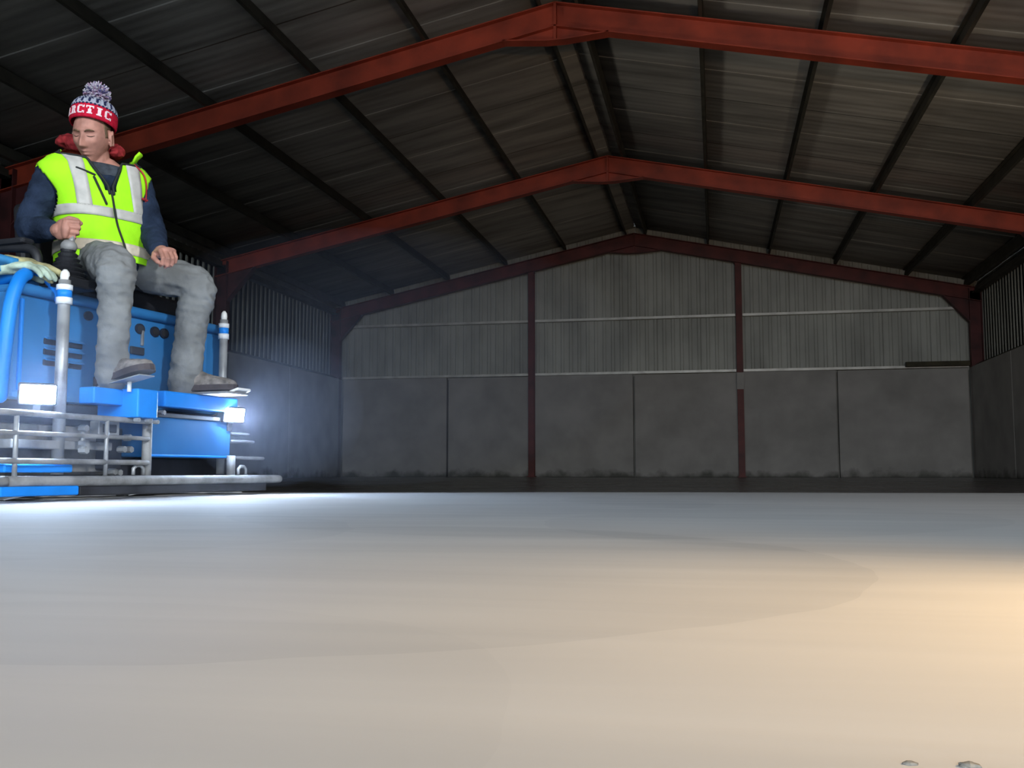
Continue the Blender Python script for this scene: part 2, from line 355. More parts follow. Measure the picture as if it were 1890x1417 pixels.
# roof
ce = MB()
ce.prism([(-7.75, -6, roofz(7.75) + .27), (0, -6, RIDGE + .27), (7.75, -6, roofz(7.75) + .27), (7.75, -6, roofz(7.75) + .32), (0, -6, RIDGE + .32), (-7.75, -6, roofz(7.75) + .32)], (0, 29.3, 0))
ce = ce.build('ceiling', 'roof'); tag(ce, 'dark pitched sheet roof seen from below', 'roof', kind='structure')
for sx in (-1, 1):
    for i in range(4, 24):
        yy = i - .85
        m = MB(); rows = []; NS = 36
        for k in range(NS + 1):
            y = yy + 1.04 * k / NS; c = .0018 * math.cos(2 * PI * 6.5 * k / NS)
            zz = c + .005 * (i % 2)
            rows.append((Vector((sx * .02, y, RIDGE + .215 + zz)), Vector((sx * 7.7, y, roofz(7.7) + .215 + zz))))
        vs = [p for r_ in rows for p in r_]
        fs = [(2 * k, 2 * k + 1, 2 * k + 3, 2 * k + 2) for k in range(NS)]
        m.add(vs, fs); o = m.build('roof_sheet', 'roof', ce, smooth=True)
        so = o.modifiers.new('thick', 'SOLIDIFY'); so.thickness = .006; so.offset = 1

# portal frames: each column and rafter an I section
def isec(path_a, path_b, depth, width, upv, m='red', name='rafter', parent=None, tf=.014, tw=.012):
    """I beam from a to b, top edge along the line; upv is the section's up direction, width across y."""
    a, b, u = Vector(path_a), Vector(path_b), Vector(upv)
    y = width / 2; d = depth
    prof = [(-y, 0), (y, 0), (y, -tf), (tw / 2, -tf), (tw / 2, -d + tf), (y, -d + tf), (y, -d), (-y, -d), (-y, -d + tf), (-tw / 2, -d + tf), (-tw / 2, -tf), (-y, -tf)]
    wd = Vector((0, 1, 0))
    ra = [a + wd * p + u * q for p, q in prof]
    return MB().prism(ra, b - a).build(name, m, parent)
fl = ('near red portal frame crossing the roof above the driver', 'middle red portal frame spanning the shed between the other two', 'far dark red portal frame against the gable wall')
for k, yf in enumerate(FR):
    y = yf + .085
    root = tag(empty('portal_frame', (0, y, 0)), fl[k], 'steel frame', 'portal frames')
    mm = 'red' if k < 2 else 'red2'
    n_ = Vector((SL, 0, 1)).normalized()
    for sx in (-1, 1):
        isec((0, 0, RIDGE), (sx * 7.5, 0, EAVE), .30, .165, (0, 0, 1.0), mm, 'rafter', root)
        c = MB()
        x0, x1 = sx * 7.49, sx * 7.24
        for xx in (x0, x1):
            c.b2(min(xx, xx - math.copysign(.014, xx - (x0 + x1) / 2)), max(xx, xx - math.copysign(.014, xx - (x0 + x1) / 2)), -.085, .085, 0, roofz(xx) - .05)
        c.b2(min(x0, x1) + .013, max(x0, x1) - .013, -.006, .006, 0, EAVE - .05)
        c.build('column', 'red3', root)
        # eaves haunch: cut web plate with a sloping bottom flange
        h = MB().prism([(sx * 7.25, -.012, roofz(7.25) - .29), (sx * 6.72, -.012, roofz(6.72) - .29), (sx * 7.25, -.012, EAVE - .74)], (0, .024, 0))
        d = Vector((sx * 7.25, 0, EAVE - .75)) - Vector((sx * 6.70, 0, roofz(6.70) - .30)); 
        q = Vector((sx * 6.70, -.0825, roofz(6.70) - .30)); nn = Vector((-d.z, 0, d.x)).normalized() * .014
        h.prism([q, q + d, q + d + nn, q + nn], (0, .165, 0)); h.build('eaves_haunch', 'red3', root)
    # apex haunch with its bottom flange, and the bolted end plates
    a = MB().prism([(-.62, -.012, roofz(.62) - .29), (-.12, -.012, RIDGE - .47), (.12, -.012, RIDGE - .47), (.62, -.012, roofz(.62) - .29), (0, -.012, RIDGE - .28)], (0, .024, 0))
    for sx in (-1, 1):
        q = Vector((sx * .64, -.0825, roofz(.64) - .295)); e = Vector((sx * .12, -.0825, RIDGE - .475)); up = Vector((0, 0, .014))
        a.prism([q, e, e + up, q + up], (0, .165, 0))
    a.b2(-.12, .12, -.0825, .0825, RIDGE - .475, RIDGE - .461)
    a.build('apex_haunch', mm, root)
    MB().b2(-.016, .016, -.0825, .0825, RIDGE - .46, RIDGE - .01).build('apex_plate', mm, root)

# purlins over the rafters
names = {-7.2: 'eaves purlin along the left wall', -5.93: 'roof purlin nearest the left eaves', -4.50: 'third roof purlin left of the ridge pair', -3.06: 'second roof purlin left of the ridge pair',
         -1.62: 'first roof purlin left of the ridge pair', -.19: 'left one of the twin ridge purlins', .25: 'right one of the twin ridge purlins', 1.68: 'first roof purlin right of the ridge pair',
         3.04: 'second roof purlin right of the ridge pair', 4.47: 'third roof purlin right of the ridge pair', 5.97: 'roof purlin nearest the right eaves', 7.2: 'eaves purlin along the right wall'}
for x, nm in names.items():
    s = -1 if x < 0 else 1; u = Vector((1, 0, -s * SL)).normalized(); vv = Vector((s * SL, 0, 1)).normalized()
    m = MB(); c = Vector((x, 0, roofz(x)))
    hw = .033 if abs(x) < 7 else .05
    # Z section: web and two lips
    prof = [(-.008, .003), (hw, .003), (hw, .018), (.008, .018), (.008, .190), (-.008, .190), (-hw - .02, .190), (-hw - .02, .176), (-.008, .176)]
    pr = [c + u * a + vv * b for a, b in prof]
    m.prism([p + Vector((0, 2.0, 0)) for p in pr], (0, 21.05, 0))
    tag(m.build('roof_purlin', 'purlin'), 'shade-darkened steel ' + nm, 'purlin', 'roof purlins')
# eaves beams along the side walls
for side, sx in (('left', -1), ('right', 1)):
    m = MB(); x = sx * 7.42
    m.prism([(x - .05, 2, EAVE - .10), (x + .05, 2, EAVE - .10), (x + .05, 2, EAVE + .03), (x - .05, 2, EAVE + .03)], (0, 21.0, 0))
    m.prism([(x - sx * .05, 2, EAVE - .10), (x - sx * .09, 2, EAVE - .10), (x - sx * .09, 2, EAVE - .07), (x - sx * .05, 2, EAVE - .07)], (0, 21.0, 0))
    tag(m.build('eaves_beam', 'purlin'), f'dark eaves beam running along the top of the {side} wall', 'beam', 'eaves beams')
    m = MB(); x = sx * 7.40
    m.prism([(x - .07, 2, G1), (x + .07, 2, G1), (x + .07, 2, G1 + .045), (x - .07, 2, G1 + .045)], (0, 20.9, 0))
    m.prism([(x - .006, 2, G1 + .045), (x + .006, 2, G1 + .045), (x + .006, 2, G1 + .08), (x - .006, 2, G1 + .08)], (0, 20.9, 0))
    tag(m.build('wall_rail', 'timber'), f'dark wall rail on top of the {side} concrete panels', 'rail', 'side wall rails')
# gable posts and rails
for x, lb in ((-2.46, 'left'), (2.36, 'right')):
    r_ = tag(empty('gable_post', (x, 22.90, 0)), f'{lb} of the two thin red posts on the gable wall', 'post', 'gable posts')
    top = roofz(x) - .30
    h = MB(); h.b2(-.07, .07, -.075, -.063, 0, top); h.b2(-.07, .07, .063, .075, 0, top); h.b2(-.006, .006, -.064, .064, 0, top)
    h.build('post_section', 'red2', r_)
    MB().b2(-.10, .10, -.11, .075, -.004, .014).build('base_plate', 'red2', r_)
    MB().b2(-.09, .09, -.09, .05, top - .012, top + .006).build('cap_plate', 'red2', r_)
    if x > 0: part_label(MB().b2(-.078, .078, -.082, -.076, 1.98, 2.36).build('splice_plate', 'panel', r_), 'pale plate at the joint of the post')
for z, nm in ((G1, 'lower'), (G2, 'upper')):
    for a, b, where in ((-7.22, -2.54, 'left bay'), (-2.38, 2.28, 'middle bay'), (2.44, 7.22, 'right bay')):
        m = MB()
        m.b2(a, b, 22.93, 23.06, z, z + .030)
        m.b2(a, b, 22.93, 22.938, z + .030, z + .055)
        tag(m.build('gable_rail', 'galv'), f'{nm} pale steel rail across the {where} of the gable wall', 'rail', 'gable rails')
m = MB().b2(5.9, 7.2, 22.72, 22.86, G1 + .02, G1 + .12)
tag(m.build('timber_plank', 'timber'), 'short dark plank fixed by the right corner column of the gable', 'plank')

# ------------------------------------------------------------------ ride-on power trowel
MO = Vector((-0.809, 4.085, 0.0)); MR = math.radians(-9.07)      # x forward, y to the driver's left
tro = tag(empty('ride_on_trowel', MO, MR), 'blue ride-on power trowel with lit lamps and grey guard rails', 'trowel machine')
def part(mb, name, m, parent=tro, smooth=False, bevel=0.0): return mb.build(name, m, parent, smooth, bevel)
# bodywork
cov = part(MB().b2(-.85, 0, -.72, .57, .395, .835), 'engine_cover', 'blue', bevel=.03)
lip = MB().tube([(0.004, -.72, .838), (0.004, .57, .838)], .024, 12, flat=1.0, round_end=True); part(lip, 'top_lip', 'blue', cov, smooth=True)
part(MB().b2(-.82, -.03, -.70, .55, .83, .862), 'deck_plate', 'blue', cov, bevel=.012)
part(MB().b2(-.02, .006, .44, .555, .42, .80), 'side_fold', 'blue', cov, bevel=.008)
part(MB().b2(-.006, .010, -.700, -.682, .43, .80), 'edge_strip', 'blue2', cov, bevel=.006)
for zz in (.643, .600, .556):
    b = MB(); b.b2(-.004, .006, -.575, -.370, zz - .013, zz + .011); part(b, 'vent_slot', 'hole', cov, bevel=.004)
    b = MB().prism([(.004, -.575, zz + .013), (.020, -.575, zz + .006), (.022, -.575, zz + .010), (.004, -.575, zz + .020)], (0, .205, 0)); part(b, 'vent_louvre', 'blue', cov)
def disc(x, y, z, ry, rz, t, seg=18): return MB().loft([[Vector((x + k * t, y + ry * math.cos(2 * PI * i / seg), z + rz * math.sin(2 * PI * i / seg))) for i in range(seg)] for k in (0, 1)])
part(disc(-.004, -.343, .779, .024, .020, .012), 'filler_hole', 'hole', cov)
for yy in (-.028, .072, .135):
    g_ = part(disc(-.004, yy, .766, .030, .024, .012), 'gauge', 'hole', cov)
    part(disc(.006, yy, .766, .021, .016, .004), 'gauge_face', 'dark', g_)
part(MB().b2(-.004, .012, -.085, .0, .645, .680), 'socket', 'dark', cov, bevel=.004)
part(MB().b2(0, .012, -.020, -.006, .69, .76), 'key_tag', 'steel', cov, bevel=.003)
part(MB().b2(.0, .012, -.30, -.285, .42, .52), 'latch', 'dark', cov, bevel=.003)
# bent blue grab tube on the near corner, strap, console, seat
part(MB().tube(arc_pts([(-.25, -.64, .875), (-.08, -.655, .905), (.0, -.675, .90), (.02, -.725, .865), (.025, -.765, .76), (.03, -.79, .55), (.03, -.80, .40)], 6), .027, 14, round_end=True), 'grab_tube', 'blue2', smooth=True)
part(MB().tube(arc_pts([(-.05, -.66, .93), (.0, -.60, .91), (.02, -.545, .85), (.022, -.53, .82)], 5), .022, 12, flat=.7, round_end=True), 'strap', 'blue2', smooth=True)
part(MB().b2(-.30, -.03, -.62, -.41, .855, .90), 'console', 'blue', bevel=.012)
seat = part(MB().b2(-.45, -.01, -.36, .30, .862, .945), 'seat_base', 'black', bevel=.02)
part(MB().b2(-.42, .015, -.33, .10, .94, .965), 'seat_cushion', 'black', seat, bevel=.022)
part(MB().box((-.44, -.12, 1.16), (.07, .40, .34), Matrix.Rotation(-.12, 3, 'Y')), 'seat_back', 'black', seat, bevel=.025)
part(MB().b2(.0, .03, -.30, -.20, .862, .93), 'seat_bracket', 'dark', seat, bevel=.006)
js = empty('joystick'); js.parent = tro
bel = []
for i in range(13):
    z = .905 + i * .0105; r = (.086 - .0046 * i) * (1.0 if i % 2 == 0 else .80)
    bel.append([Vector((.035 + r * math.cos(2 * PI * k / 20), -.50 + r * math.sin(2 * PI * k / 20), z)) for k in range(20)])
part(MB().loft(bel), 'bellows', 'black', js, smooth=False)
part(MB().b2(-.06, .12, -.58, -.42, .862, .906), 'bellows_base', 'black', js, bevel=.01)
part(MB().cyl((.035, -.50, 1.02), (.030, -.462, 1.135), .013), 'stick', 'steel', js, smooth=True)
part(MB().tube([(.037, -.50, 1.03), (.038, -.50, 1.045), (.039, -.50, 1.058), (.04, -.50, 1.07)], [.03, .034, .03, .02], 14), 'collar', 'dusty', js, smooth=True)
part(MB().tube(arc_pts([(-.42, -.56, .88), (-.42, -.565, 1.02), (-.36, -.57, 1.05), (-.16, -.575, 1.04), (-.06, -.575, 1.01), (-.05, -.57, .90)], 5), .020, 10, round_end=True), 'armrest_tube', 'black', smooth=True)
part(MB().b2(-.36, -.10, -.61, -.54, 1.05, 1.078), 'armrest_pad', 'black', bevel=.015)
# foot rests
fr = part(MB().b2(.155, .235, -.12, .405, .398, .468), 'left_foot_rail', 'blue2', bevel=.006)
part(MB().b2(.10, .40, .10, .26, .468, .479), 'foot_plate', 'dusty', fr, bevel=.003)
part(MB().box((.385, .215, .487), (.05, .10, .012), Matrix.Rotation(-.3, 3, 'Y')), 'toe_stop', 'cap', fr, bevel=.003)
fr2 = part(MB().b2(.155, .235, -.535, -.275, .385, .452), 'right_foot_rail', 'blue2', bevel=.006)
ped = part(MB().box((.275, -.405, .482), (.22, .09, .005), Matrix.Rotation(-.20, 3, 'Y')), 'pedal_plate', 'steel', fr2, bevel=.002)
part(MB().cyl((.28, -.39, .44), (.28, -.39, .482), .009), 'pedal_pin', 'cap', fr2, smooth=True)
blk = part(MB().b2(.10, .315, -.375, -.255, .335, .455), 'bumper_block', 'blue2', bevel=.006)
for yy, zz in ((-.375, .336), (-.31, .335), (-.262, .333)): part(MB().cyl((.30, yy, zz - .012), (.325, yy, zz - .012), .009, 6), 'bolt', 'steel', blk)
for yy in (-.10, .36): part(MB().cyl((.19, yy, .372), (.22, yy, .372), .011, 6), 'bolt', 'steel', fr)
tank = part(MB().b2(.02, .20, -.178, .402, .176, .362), 'water_tank', 'tank', bevel=.008)
part(MB().b2(.12, .21, -.17, .40, .352, .372), 'tank_cap_strip', 'dark', tank, bevel=.003)
part(MB().b2(.19, .207, -.17, .395, .178, .188), 'tank_seam', 'blue2', tank, bevel=.003)
# upright poles with white caps and reflective tape
for y, zt in ((-.575, .905), (.458, .893)):
    p = part(MB().cyl((.10, y, .10), (.10, y, zt - .02), .024 if y < 0 else .020, 16), 'marker_pole', 'steel', smooth=True)
    r = .024 if y < 0 else .020
    part(MB().tube([(.10, y, zt - .025), (.10, y, zt - .005), (.10, y, zt + .012), (.10, y, zt + .024)], [r * .72, r * .80, r * .70, r * .3], 14), 'pole_cap', 'cap', p, smooth=True)
    part(MB().cyl((.10, y, zt - .062), (.10, y, zt - .040), r * 1.32, 16), 'reflective_band', 'tape', p, smooth=True)
    part(MB().cyl((.10, y, zt - .092), (.10, y, zt - .062), r * 1.22, 16), 'blue_band', 'blue2', p, smooth=True)
    part(MB().cyl((.10, y, zt - .118), (.10, y, zt - .092), r * 1.32, 16), 'reflective_band', 'tape', p, smooth=True)
# guard rails
for z, r in ((.325, .012), (.252, .009), (.150, .011)):
    pts = [(-.80, -1.02, z), (-.3, -1.06, z), (.10, -1.06, z), (.22, -1.0, z), (.255, -.90, z), (.25, -.6, z), (.25, -.235, z)]
    part(MB().tube(arc_pts(pts, 6), r, 10, round_end=True), 'guard_rail', 'dusty', smooth=True)
for z, y1, r in ((.262, .58, .006), (.180, .66, .008), (.30, .54, .006)):
    part(MB().tube(arc_pts([(.20, .41, z), (.21, .5, z), (.20, y1, z), (.12, y1 + .05, z), (-.3, y1 + .06, z)], 5), r, 8, round_end=True), 'side_guard_rod', 'steel', smooth=True)
for y, z1 in ((-.212, .345), (.375, .19)): part(MB().cyl((.225, y, .06), (.225, y, z1), .021, 14), 'guard_post', 'dusty', smooth=True)
for y in (-.92, -.475): part(MB().cyl((.25, y, .085), (.25, y, .33), .009, 8), 'guard_spacer', 'steel', smooth=True)
ring = [(.25, -.95, .076), (.265, -.5, .076), (.265, .2, .076), (.26, .66, .076), (.24, .745, .076), (.10, .80, .076), (-.8, .80, .076), (-.95, .7, .076), (-.97, -.1, .076), (-.95, -.95, .076), (-.8, -1.08, .076), (.08, -1.08, .076), (.20, -1.03, .076), (.25, -.95, .076)]
part(MB().tube(arc_pts(ring, 5), .020, 12), 'base_guard_ring', 'dusty', smooth=True)
part(MB().b2(.235, .262, -.62, .62, .018, .062), 'skirt_bar', 'dark', bevel=.006)
part(MB().b2(.20, .275, -1.0, -.635, .022, .058), 'blue_skid', 'blue2', bevel=.006)
part(MB().b2(.16, .235, -.95, -.63, .108, .140), 'blue_step', 'blue2', bevel=.006)
for y in (-.27, .45): 
    h = part(MB().tube([(.235, y - .03, .098), (.235, y - .03, .125), (.235, y - .012, .138), (.235, y + .012, .138), (.235, y + .03, .125), (.235, y + .03, .098)], .008, 8), 'shackle', 'steel', smooth=True)
# chassis, gearboxes, rotors with arms and blades
part(MB().b2(-.75, .03, -.90, .62, .300, .345), 'chassis_plate', 'dark', bevel=.008)
part(MB().b2(-.75, .00, -.90, .62, .345, .395), 'chassis_beam', 'dark', bevel=.008)
for yc in (-.52, .36):
    gb = part(MB().tube([(-.32, yc, .15), (-.32, yc, .20), (-.32, yc, .26), (-.32, yc, .30)], [.10, .14, .13, .09], 18), 'gearbox', 'dusty', smooth=True)
    part(MB().cyl((-.32, yc, .06), (-.32, yc, .16), .035), 'rotor_shaft', 'steel', gb, smooth=True)
    sp_ = part(MB().tube([(-.32, yc, .065), (-.32, yc, .11)], .085, 16), 'spider_hub', 'dusty')
    for k in range(4):
        a = PI / 4 + k * PI / 2 + (.3 if yc < 0 else 0); d = Vector((math.cos(a), math.sin(a), 0)); e = Vector((-d.y, d.x, 0)); c = Vector((-.32, yc, 0))
        part(MB().cyl(c + d * .06 + Vector((0, 0, .085)), c + d * .47 + Vector((0, 0, .075)), .014), 'trowel_arm', 'dusty', sp_, smooth=True)
        q = [c + d * .16 - e * .07, c + d * .50 - e * .07, c + d * .50 + e * .07, c + d * .16 + e * .07]
        for j, h in enumerate((.004, .004, .03, .03)): q[j].z = h
        part(MB().prism(q, (0, 0, .004)), 'trowel_blade', 'steel', sp_)
# linkages seen through the near rails
part(MB().b2(.05, .12, -.82, -.30, .20, .235), 'link_bar', 'steel', bevel=.005)
lk = part(MB().b2(.16, .21, -.475, -.36, .262, .318), 'link_bracket', 'steel', bevel=.004)
part(MB().b2(.205, .215, -.455, -.38, .272, .305), 'bracket_slot', 'dark', lk, bevel=.003)
for y, z in ((-.545, .285), (-.54, .225), (-.54, .196), (-.30, .255), (-.33, .205), (-.29, .205), (-.35, .108), (-.38, .112)):
    part(MB().cyl((.18, y, z), (.215, y, z), .014, 6), 'link_bolt', 'steel')
part(MB().cyl((.19, -.54, .19), (.19, -.54, .30), .008, 8), 'link_pin', 'steel', smooth=True)
part(MB().b2(.02, .10, -.30, -.22, .12, .30), 'lift_arm', 'dark', bevel=.006)
part(MB().b2(-.02, .03, -.92, -.22, .11, .30), 'splash_plate', 'dusty', bevel=.006)
part(MB().b2(.02, .05, -.18, .62, .085, .175), 'front_skirt', 'dark', bevel=.006)
part(MB().b2(-.05, .0, .41, .62, .11, .36), 'end_plate', 'dark', bevel=.006)
# LED lamps
def led(loc, yaw, tilt, size):
    r_ = empty('led_lamp', loc); r_.parent = tro; r_.rotation_euler = (0, tilt, yaw)
    w_, h_ = size
    part(MB().b2(-.045, .0, -w_ / 2 - .008, w_ / 2 + .008, -h_ / 2 - .008, h_ / 2 + .008), 'lamp_housing', 'dark', r_, bevel=.006)
    fi = MB()
    for k in range(5): fi.b2(-.062, -.044, -w_ / 2 + k * w_ / 5 + .002, -w_ / 2 + k * w_ / 5 + .008, -h_ / 2, h_ / 2)
    o = part(fi, 'cooling_fin', 'dark', r_); o['kind'] = 'stuff'
    part(MB().b2(.0005, .003, -w_ / 2, w_ / 2, -h_ / 2, h_ / 2), 'led_face', 'led', r_)
    part(MB().b2(-.04, -.02, -.012, .012, -h_ / 2 - .05, -h_ / 2 - .008), 'lamp_bracket', 'dark', r_)
led((.21, -.79, .402), math.radians(-38), math.radians(8), (.118, .066))
led((.240, .372, .386), math.radians(-12), math.radians(8), (.115, .062))

# ------------------------------------------------------------------ the driver (same axes as the machine: x forward, y left, z up)
PB = Vector((-.10, -.14, .965))                     # where he sits
def m2w(v): return MO + Matrix.Rotation(MR, 3, 'Z') @ Vector(v)
man = tag(empty('person', m2w(PB), MR), 'person in red bobble hat and lime hi-vis vest sitting on the trowel machine', 'person')
def pp(mb, name, m, parent=man, smooth=True, bevel=0.0): 
    return mb.build(name, m, parent, smooth, bevel, off=PB)
def remesh(mb, name, voxel, smooth_n, m, parent=man, disp=None, keep=None):
    """Fuse overlapping closed shapes into one continuous skin."""
    me = mb.mesh(name); o = bpy.data.objects.new(name, me); COL.objects.link(o)
    r = o.modifiers.new('r', 'REMESH'); r.mode = 'VOXEL'; r.voxel_size = voxel; r.use_smooth_shade = True
    if smooth_n:
        s = o.modifiers.new('s', 'SMOOTH'); s.factor = .5; s.iterations = smooth_n
    dg = bpy.context.evaluated_depsgraph_get(); dg.update()
    nm = bpy.data.meshes.new_from_object(o.evaluated_get(dg)); bpy.data.objects.remove(o)
    nm.name = name
    if disp:
        nm.update()
        no = [v.normal.copy() for v in nm.vertices]
        for v, n_ in zip(nm.vertices, no): v.co = v.co + n_ * disp(v.co)
    for v in nm.vertices: v.co -= PB
    return link(name, nm, m, parent, True)
def lerp(a, b, t): return a + (b - a) * t
def table(tab, h):
    for i in range(len(tab) - 1):
        if h <= tab[i + 1][0]:
            t = (h - tab[i][0]) / (tab[i + 1][0] - tab[i][0]); t = max(0, min(1, t)); t = t * t * (3 - 2 * t) * .5 + t * .5
            return [lerp(a, b, t) for a, b in zip(tab[i][1:], tab[i + 1][1:])]
    return list(tab[-1][1:])

# joints
HIPR, HIPL = Vector((-.090, -.222, 1.045)), Vector((-.085, -.060, 1.050))
KNR, ANR = Vector((.235, -.438, .945)), Vector((.205, -.410, .545))
KNL, ANL = Vector((.215, .095, .965)), Vector((.150, .118, .570))
SHR, SHL = Vector((-.222, -.352, 1.435)), Vector((-.020, -.062, 1.460))
ELR, WRR = Vector((-.262, -.425, 1.172)), Vector((-.062, -.488, 1.122))
ELL, WRL = Vector((.075, -.050, 1.205)), Vector((.232, -.185, 1.075))

# torso as a parametric surface, so vest, stripes and piping follow it
SEC = [(-.06, .165, .120), (.05, .178, .132), (.2, .168, .128), (.38, .160, .120), (.55, .172, .122), (.72, .190, .118), (.84, .186, .104), (.91, .150, .090), (.97, .098, .074), (1.05, .062, .062)]
def axis(h):
    a, b, c = Vector((-.098, -.140, 1.00)), Vector((-.115, -.185, 1.27)), Vector((-.118, -.207, 1.545))
    t = h
    p = a * (1 - t) ** 2 + b * 2 * t * (1 - t) + c * t * t
    yaw = math.radians(lerp(-14, -34, min(1, max(0, h))))
    return p, Vector((math.cos(yaw), math.sin(yaw), 0)), Vector((-math.sin(yaw), math.cos(yaw), 0))
def T(a, h, off=0.0, offside=0.0):      # a = 0 front, +90 deg his left
    p, f, l = axis(h); wl, wf = table(SEC, h); e = .80
    c, s = math.cos(a), math.sin(a)
    sup = lambda q: math.copysign(abs(q) ** e, q)
    slope = .020 * max(0, (h - .6)) * abs(s) if h < 1 else 0
    return p + f * (sup(c) * (wf + off)) + l * (sup(s) * (wl + off + offside)) - Vector((0, 0, slope))

def limb(mb, pts, rad, seg=18): mb.tube(arc_pts(pts, 5), [r for r in spread_r(rad, 5)], seg, round_end=True)
def spread_r(rad, n):
    out = []
    for a, b in zip(rad, rad[1:]): out += [lerp(a, b, k / n) for k in range(n)]
    return out + [rad[-1]]

# hands -----------------------------------------------------------------
def hand(mb, wrist, d, p, thumb, curl, spreadf=.0, k=1.0, thumb_in=.8, thick=1.0):
    """d: wrist to knuckles, p: palm normal (fingers curl that way), thumb: towards the thumb side."""
    d = Vector(d).normalized(); p = Vector(p); p = (p - d * p.dot(d)).normalized(); s = d.cross(p); s = s if s.dot(Vector(thumb)) > 0 else -s
    W0 = Vector(wrist)
    R = Matrix((d, s, p)).transposed()
    mb.ball(W0 + d * .050 * k, (.054 * k, .044 * k, .0185 * k), 18, 12, R)
    mb.ball(W0 + d * .080 * k - p * .002, (.020 * k, .043 * k, .0165 * k), 18, 12, R)
    mb.ball(W0 + d * .035 * k + s * .026 * k + p * .010 * k, (.036 * k, .019 * k, .018 * k), 16, 10, R)   # thumb pad
    mb.tube([W0 - d * .05 * k, W0 - d * .01 * k, W0 + d * .03 * k], [.027 * k, .026 * k, .030 * k], 14, flat=1.0, round_end=True)
    for i, (ln, sp) in enumerate(zip(((.044, .028, .022), (.048, .031, .023), (.045, .029, .022), (.036, .022, .020)), (.0315, .0105, -.0105, -.0305))):
        q = W0 + d * (.088 - (.0, 0, .003, .010)[i]) * k + s * sp * k; ang = 0; pts = [q - d * .02 * k, q]; fan = (i - 1.5) * -spreadf
        for L_, c in zip(ln, curl):
            ang += c; v = (d * math.cos(ang) + p * math.sin(ang) + s * fan * math.cos(ang)).normalized(); q = q + v * L_ * k; pts.append(q)
        r0 = (.0098, .0102, .0098, .0088)[i] * k * thick
        mb.tube(pts, [r0 * 1.02, r0 * 1.08, r0 * 1.03, r0 * .96, r0 * .82], 12, round_end=True)
    q = W0 + d * .030 * k + s * .034 * k + p * .008 * k; v = (d * .72 + s * .42 + p * .50).normalized(); q1 = q + v * .040 * k
    v2 = (d * .80 - s * .25 * thumb_in + p * .55).normalized(); q2 = q1 + v2 * .032 * k; v3 = (d * .65 - s * .65 * thumb_in + p * .4).normalized(); q3 = q2 + v3 * .022 * k
    mb.tube([q, q1, q2, q3], [.0125 * k * thick, .0118 * k * thick, .0108 * k * thick, .0088 * k * thick], 12, round_end=True)

# head -------------------------------------------------------------------
HC = Vector((-.083, -.270, 1.606))
hyaw, hpit, hroll = math.radians(-73), math.radians(-20), math.radians(-3)
HR = Matrix.Rotation(hyaw, 3, 'Z') @ Matrix.Rotation(-hpit, 3, 'Y') @ Matrix.Rotation(hroll, 3, 'X')
def H(v): return HC + HR @ Vector(v)
g2 = lambda y, z, cy, cz, sy, sz: math.exp(-((y - cy) / sy) ** 2 - ((z - cz) / sz) ** 2)
def sstep(a, b, x): t = max(0, min(1, (x - a) / (b - a))); return t * t * (3 - 2 * t)
def face_push(y, z):
    nose_h = 0.0
    if z > -.050: nose_h = .0275 * sstep(.034, -.030, z) * sstep(-.050, -.036, z) + .002
    wn = lerp(.0085, .0125, sstep(.02, -.034, z))
    x = nose_h * 1.12 * math.exp(-(y / wn) ** 2)
    x += .007 * (g2(y, z, .014, -.037, .007, .008) + g2(y, z, -.014, -.037, .007, .008))          # nostril wings
    x -= .0170 * (g2(y, z, .031, .012, .016, .012) + g2(y, z, -.031, .012, .016, .012))           # sockets
    x += .0062 * (g2(y, z, .031, .009, .013, .0075) + g2(y, z, -.031, .009, .013, .0075))         # lids
    x += .0075 * (g2(y, z, .028, .031, .024, .007) + g2(y, z, -.028, .031, .024, .007))           # brow
    x += .0065 * (g2(y, z, .047, -.020, .018, .015) + g2(y, z, -.047, -.020, .018, .015))         # cheekbones
    x += .0060 * g2(y, z, 0, -.062, .020, .0055) + .0070 * g2(y, z, 0, -.0745, .018, .0060)       # lips
    x -= .0070 * g2(y, z, 0, -.0680, .026, .0032)                                                 # mouth line
    x -= .0050 * g2(y, z, 0, -.0860, .020, .0070)
    x += .0120 * g2(y, z, 0, -.106, .020, .0150)                                                  # chin
    return x
def head_pt(u, v):       # u longitude (0 = front), v latitude
    cx, cy_, cz = math.cos(v) * math.cos(u), math.cos(v) * math.sin(u), math.sin(v)
    x, y, z = .098 * cx, .0765 * cy_, .124 * cz
    lo = sstep(.0, -.115, z)
    y *= 1 - .32 * lo; 
    if x > 0: x = x * (1 - .10 * lo) + .012 * lo * (1 - abs(cy_)) ; x = min(x, .088 + .006 * (1 - (y / .08) ** 2))
    else: x *= 1 - .42 * sstep(-.02, -.10, z)
    if cx > 0.05: x += face_push(y, z) * sstep(.05, .45, cx)
    return Vector((x, y, z))
